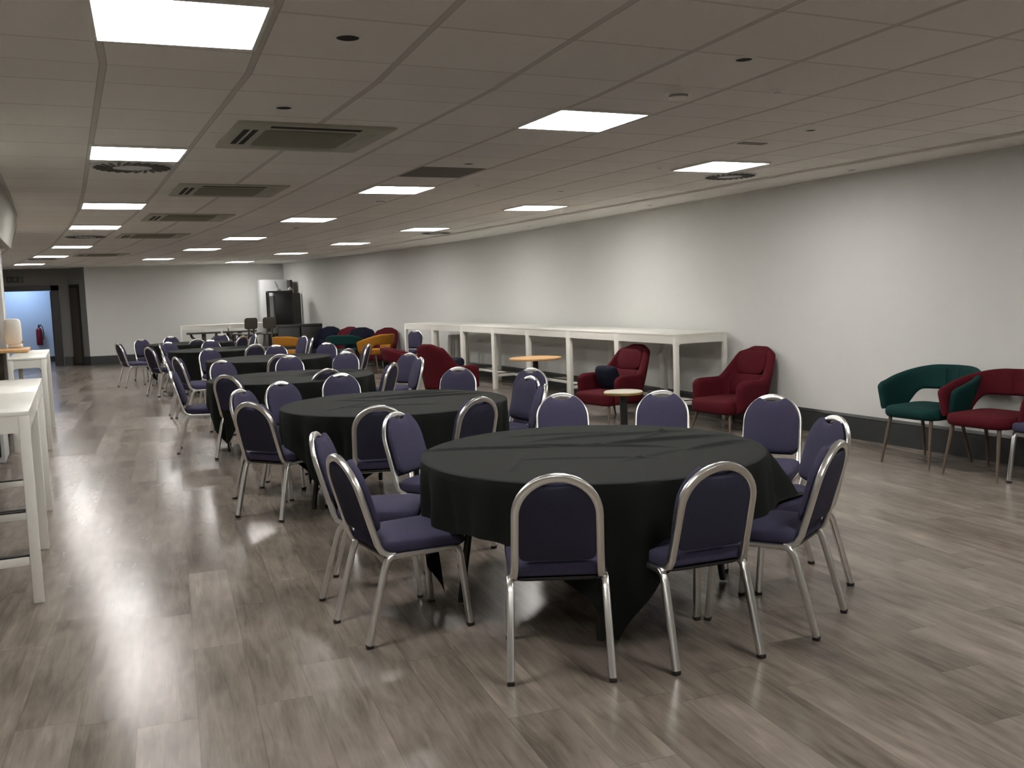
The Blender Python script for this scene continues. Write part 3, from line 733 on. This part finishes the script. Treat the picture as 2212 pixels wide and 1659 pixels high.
def tub_chair(m):
    r = empty('tub_chair', cat='tub chair')
    P = u_path(.28, .16, -.25, .24, flare=.0)
    def top(t): d = abs(t - .5); return .775 - .13 * smooth(.08, .5, d)
    def bot(t): d = abs(t - .5); return .425 + .145 * (1 - smooth(.17, .30, d))
    shell(P, top, bot, .055, lambda t: .22).build('backrest', m, r, 60)
    MB().pillow(rrect(.52, .50, .12, 7, 0, .01), .375, .465, .03, .022).build('seat', m, r, 60)
    for sx in (-1, 1):
        leg((sx * .19, .20, .385), (sx * .225, .27, 0), .032, .6, M['walnut'], r); leg((sx * .18, -.17, .385), (sx * .215, -.26, 0), .032, .6, M['walnut'], r)
    return r
W = armchair(M['red']); WK = tree(W)
W.location = (6.20, 7.84, 0); W.rotation_euler = (0, 0, head(-.99, -.10)); tag(W, 'burgundy velvet armchair by the right wall, nearest one, empty seat facing left', None, 'burgundy armchairs')
dup(W, (5.62, 9.29, 0), head(-.98, -.18), 'burgundy velvet armchair with a navy cushion, behind the marble side table', 'burgundy armchairs', WK)
dup(W, (4.72, 12.15, 0), head(.90, .42), 'burgundy velvet armchair facing right, left of the round oak table', 'burgundy armchairs', WK)
T = tub_chair(M['teal']); TK = tree(T)
T.location = (6.25, 5.41, 0); T.rotation_euler = (0, 0, head(-.99, -.06)); tag(T, 'teal velvet tub chair by the right wall with an open gap under its back', None)
R = tub_chair(M['red']); RK = tree(R); R.location = (6.24, 4.80, 0); R.rotation_euler = (0, 0, head(-.99, -.05)); tag(R, 'burgundy velvet tub chair at right edge, beside the teal one', None)
dup(R, (4.36, 12.85, 0), head(.95, -.30), 'burgundy tub chair partly hidden at the left of the far-left red armchair', None, RK)
def cushion(loc, rz, tilt, lab):
    o = MB().pillow(rrect(.34, .30, .06, 5), -.05, .05, .04, .03, crown0=.02).build('cushion', M['navy'], None, 60)
    o.location = loc; o.rotation_euler = (math.radians(tilt), 0, rz); return tag(o, lab, 'cushion', 'navy scatter cushions')
cushion((5.60, 9.33, .47), head(-.98, -.18), 68, 'navy cushion on the burgundy armchair behind the marble table')
cushion((4.79, 12.18, .475), head(.90, .42), 68, 'navy cushion on the burgundy armchair left of the oak table')
# the heap of chairs in the far right corner
N = armchair(M['navy']); NK = tree(N); N.location = (5.36, 21.85, 0); N.rotation_euler = (0, 0, head(-.6, -.8)); tag(N, 'dark navy armchair beside the black boxes at the far corner', None, 'navy armchairs')
dup(N, (5.72, 20.0, 0), head(-.35, -.93), 'dark navy armchair against the right wall behind the teal tub chair', 'navy armchairs', NK)
dup(W, (5.52, 21.0, 0), head(-.8, -.6), 'dark burgundy armchair between the two navy armchairs in the far corner', 'burgundy armchairs', WK)
dup(W, (5.86, 19.15, 0), head(-.75, -.66), 'burgundy armchair back peeking out between teal and right mustard chairs', 'burgundy armchairs', WK)
dup(T, (4.98, 18.5, 0), head(.55, .83), 'teal tub chair seen from behind in the far right corner', None, TK)
OR = tub_chair(M['orange']); OK_ = tree(OR); OR.location = (4.05, 19.2, 0); OR.rotation_euler = (0, 0, head(.75, .66)); tag(OR, 'mustard tub chair at far centre, in front of the dark grey box', None, 'mustard tub chairs')
dup(OR, (5.42, 17.95, 0), head(-.5, .86), 'mustard tub chair at far right, right of the teal chair', 'mustard tub chairs', OK_)

# small tables
t = empty('pedestal_table', (5.02, 10.05, 0), 0, 'round oak-topped pedestal table between the red armchairs', 'pedestal table')
MB().lathe([(.29, .685), (.312, .687), (.318, .697), (.315, .708), (.30, .710)], 48).build('tabletop', M['oak'], t)
MB().lathe([(.10, .67), (.10, .684), (.03, .684)], 24).lathe([(.032, .02), (.032, .675)], 20).build('pedestal', M['black'], t); MB().lathe([(.22, 0), (.22, .012), (.06, .025), (.034, .03)], 32).build('base', M['black'], t)
t = empty('side_table', (4.66, 7.50, 0), 0, 'small round marble-topped side table with brass rim before the red armchair', 'side table')
MB().lathe([(.17, .508), (.182, .510), (.182, .532), (.178, .536), (.16, .536)], 40).build('tabletop', M['marble'], t)
MB().lathe([(.1835, .509), (.1855, .510), (.1855, .527), (.1835, .528)], 40).build('rim', M['brass'], t)
MB().lathe([(.036, .02), (.036, .508)], 20).build('pedestal', M['black'], t); MB().lathe([(.15, 0), (.15, .012), (.05, .022)], 32).build('base', M['black'], t)
o = MB()
for k in range(5): o.tube([(-.16 + .08 * k + .02 * math.sin(k), 0, .02), (-.15 + .075 * k, .03 * math.sin(2 * k), .35), (-.12 + .06 * k, -.02, .78)], .085, .05, seg=8)
tag(o.build('folded_cloth', M['greycloth'], None, 60, (6.22, 15.6, 0)), 'pale grey cloth bundle standing under the far wall-side bar tables', 'cloth')

# ------------------------------------------------------------------ far end: cabinets, stools, dark tables
def box_thing(name, x0, x1, y0, y1, z0, z1, m, lab, cat, parts=()):
    e = empty(name, ((x0 + x1) / 2, (y0 + y1) / 2, z0), 0, lab, cat)
    w, d, h = (x1 - x0) / 2, (y1 - y0) / 2, z1 - z0
    MB().box(-w, w, -d, d, 0, h, .008).build('body', m, e)
    for (pn, a0, a1, b0, b1, pm) in parts: MB().box(-w + 2 * w * a0, -w + 2 * w * a1, -d - .012, -d + .004, h * b0, h * b1, .003).build(pn, pm, e)
    return e
box_thing('upright_fridge', 4.52, 5.24, 24.95, 25.55, 0, 2.05, M['steel'], 'tall pale grey upright fridge in the far corner', 'fridge', (('door', .25, .98, .04, .98, M['steel']), ('handle', .29, .32, .4, .7, M['greygrille'])))
box_thing('screen', 5.20, 5.27, 24.55, 24.9, 0, 2.02, M['brownpanel'], 'narrow dark upright panel at the right of the tall fridge', 'panel')
e = empty('display_cabinet', (4.80, 23.98, 0), 0, 'tall black cabinet standing in front of the grey fridge', 'cabinet')
MB().box(-.31, .31, -.13, .13, 1.70, 1.74).build('top_panel', M['blackbox'], e)
MB().box(-.14, .30, -.13, .13, .82, 1.70, .005).build('body', M['blackbox'], e)
for yy in (-.13, .095): MB().box(-.31, -.275, yy, yy + .035, 0, 1.70).build('post', M['brownpanel'], e)
MB().box(-.275, -.14, .08, .10, .0, 1.62).build('glass_panel', M['steel'], e)
MB().box(-.14, .30, -.12, .13, 0, .82).build('plinth', M['blackbox'], e)
box_thing('board', 5.18, 5.42, 24.36, 24.42, 0, 1.68, M['brownpanel'], 'dark brown board leaning beside the tall black cabinet', 'board')
box_thing('storage_box', 4.43, 4.94, 22.45, 23.0, 0, .91, M['greybox'], 'dark grey low storage box below the tall black cabinet', 'storage box', (('lid', 0, 1, .93, 1.0, M['greybox']),))
box_thing('storage_box', 4.96, 5.47, 22.4, 22.95, 0, .915, M['blackbox'], 'black low storage box at right of the dark grey one', 'storage box', (('lid', 0, 1, .94, 1.0, M['blackbox']),))
for dx, l in ((-.14, 'white plastic bag lying on the tall black cabinet, left one'), (.15, 'white plastic bag lying on the tall black cabinet, right one')):
    b = MB().lathe([(.02, 0), (.06, .01), (.055, .05), (.02, .09 if dx > 0 else .06)], 12); b.tube([(0, 0, .03), (-.02, 0, .12), (-.08, 0, .24)] if dx < 0 else [(0, 0, .02), (.02, 0, .08)], .03, .02, seg=6)
    tag(b.build('plastic_bag', M['greycloth'], None, 60, (4.93 + dx, 23.98, 1.74)), l, 'bag', 'bags on the black cabinet')
def bar_stool():
    r = empty('bar_stool', cat='bar stool', group='dark bar stools at the far end')
    MB().pillow([(u, v + .98) for u, v in rrect(.31, .27, .06, 5)], -.012, .016, .008, .004, lambda u, v, w: (u, -.17 + w - .12 * (v - .98), v)).build('backrest', M['darkwood'], r)
    MB().pillow(rrect(.36, .34, .08, 5), .70, .735, .01, .006).build('seat', M['darkwood'], r)
    for sx in (-.06, .06): MB().tube([(sx, -.15, .71), (sx, -.165, .90)], .05, .018, ref=(1, 0, 0), seg=8).build('back_support', M['darkwood'], r)
    for sx in (-1, 1):
        for sy in (-1, 1): MB().tube([(sx * .11, sy * .10, .71), (sx * .19, sy * .18, 0)], .03, .03, seg=8, sq=.5).build('leg', M['darkwood'], r)
    MB().tube([(-.15, -.145, .28), (.15, -.145, .28), (.15, .145, .28), (-.15, .145, .28), (-.15, -.145, .28)], .022, .022, ref=(0, 0, 1), seg=8).build('footring', M['darkwood'], r)
    return r
B = bar_stool(); SK = tree(B); B.location = (3.80, 22.75, 0); B.rotation_euler = (0, 0, .15); B['label'] = 'dark brown bar stool with square back, left of the two at the far wall'
dup(B, (4.27, 22.75, 0), -.1, 'dark brown bar stool with square back, right of the two, before the fridge', None, SK)
t = empty('low_table', (4.02, 23.35, 0), -.06, 'thin black table behind the two bar stools', 'table')
MB().box(-.52, .52, -.3, .3, .705, .735, .004).build('tabletop', M['blackbox'], t)
for sx in (-1, 1):
    for sy in (-1, 1): MB().box(sx * .48 - .02, sx * .48 + .02, sy * .26 - .02, sy * .26 + .02, 0, .705).build('leg', M['black'], t)
def wood_stool():
    r = empty('low_stool', cat='stool', group='dark low stools stacked under the far bar table')
    MB().box(-.40, .40, -.16, .16, .745, .785, .006).build('seat', M['darkwood'], r)
    MB().box(-.05, .05, -.05, .05, .03, .745).build('post', M['darkwood'], r)
    for s in (-1, 1):
        MB().tube([(s * .30, 0, .745), (s * .28, 0, .68), (s * .18, 0, .58), (s * .05, 0, .50)], .06, .06, ref=(0, 1, 0), seg=8, sq=.6).build('bracket', M['darkwood'], r)
        MB().tube([(s * .03, 0, .20), (s * .16, 0, .14), (s * .28, 0, .02)], .06, .06, ref=(0, 1, 0), seg=8, sq=.6).build('leg', M['darkwood'], r)
    return r
B = wood_stool(); SK = tree(B); B.location = (2.92, 24.02, 0); B.rotation_euler = (0, 0, -.08); B['label'] = 'dark wooden trestle stool under the left part of the far white table'
dup(B, (3.78, 24.0, 0), -.08, 'dark wooden trestle stool under the far white table, nearer its middle', None, SK)

# ------------------------------------------------------------------ exit sign, extinguisher
sg = empty('exit_sign', (-1.22, RY - .012, 2.245), 0, 'unlit emergency exit sign above the open doorway', 'exit sign')
MB().box(-.19, .19, -.008, .01, -.075, .075).build('panel', M['sign'], sg)
MB().box(-.125, -.085, -.011, -.007, -.012, .012).build('arrow_shaft', M['signmark'], sg)
MB().rings([[(-.115, y, .045), (-.165, y, 0), (-.115, y, -.045)] for y in (-.011, -.007)]).build('arrow_head', M['signmark'], sg)
MB().box(.095, .165, -.011, -.007, -.06, .06).build('door_symbol', M['signmark'], sg)
mk = []
for z0, z1, x0, x1 in ((.03, .05, -.012, .02),): mk.append((x0, x1, z0, z1))
MB().rings([[(x, y, z) for x, z in ((-.01, .035), (-.045, .0), (-.03, -.012), (-.008, .008), (-.02, -.02), (-.06, -.055), (-.04, -.065), (.0, -.03), (.03, -.06), (.045, -.045), (.018, -.012), (.03, .005), (.055, -.01), (.062, .004), (.03, .028), (.03, .055), (.008, .058))] for y in (-.011, -.007)]).build('running_figure', M['signmark'], sg)
ex = empty('fire_extinguisher', (-.83, 29.28, .48), 0, 'dark red fire extinguisher on the blue-lit corridor wall', 'fire extinguisher')
MB().lathe([(.055, 0), (.078, .01), (.082, .03), (.082, .40), (.07, .45), (.035, .49), (.02, .50)], 24).build('cylinder', M['extred'], ex)
MB().lathe([(.022, .50), (.026, .53), (.018, .55)], 16).box(-.02, .075, -.012, .012, .55, .575, .004).build('valve', M['black'], ex)
MB().tube([(.03, 0, .54), (.09, 0, .52), (.11, 0, .38), (.098, 0, .16)], .022, .022, seg=8).build('hose', M['rubber'], ex)
MB().box(-.03, .03, .06, .12, .20, .30).build('bracket', M['black'], ex)

# ------------------------------------------------------------------ camera and view
cam = bpy.data.cameras.new('camera'); co = bpy.data.objects.new('camera', cam); C.objects.link(co)
cam.sensor_width = 36; cam.lens = 2020 / 2212 * 36; cam.clip_end = 100
yaw, pitch, roll = .4371612, -.0970143, -.033801
f = Vector((math.sin(yaw) * math.cos(pitch), math.cos(yaw) * math.cos(pitch), math.sin(pitch)))
r = Vector((math.cos(yaw), -math.sin(yaw), 0)); u = r.cross(f)
r2 = r * math.cos(roll) + u * math.sin(roll); u2 = -r * math.sin(roll) + u * math.cos(roll)
m = Matrix((r2, u2, -f)).transposed().to_4x4(); m.translation = (0, 0, CAMH); co.matrix_world = m
S.camera = co
w = bpy.data.worlds.new('world'); S.world = w; w.use_nodes = True
w.node_tree.nodes['Background'].inputs[0].default_value = (.5, .5, .5, 1); w.node_tree.nodes['Background'].inputs[1].default_value = 0.0
S.view_settings.view_transform = 'Standard'; S.view_settings.look = 'None'; S.view_settings.gamma = 1; S.view_settings.exposure = 1.25
S.cycles.max_bounces = 6; S.cycles.diffuse_bounces = 5; S.cycles.glossy_bounces = 2; S.cycles.transmission_bounces = 0; S.cycles.adaptive_threshold = .03; S.cycles.denoising_input_passes = 'RGB_ALBEDO'; S.cycles.use_denoising = True
S.cycles.sample_clamp_indirect = 8.0; S.cycles.caustics_reflective = False
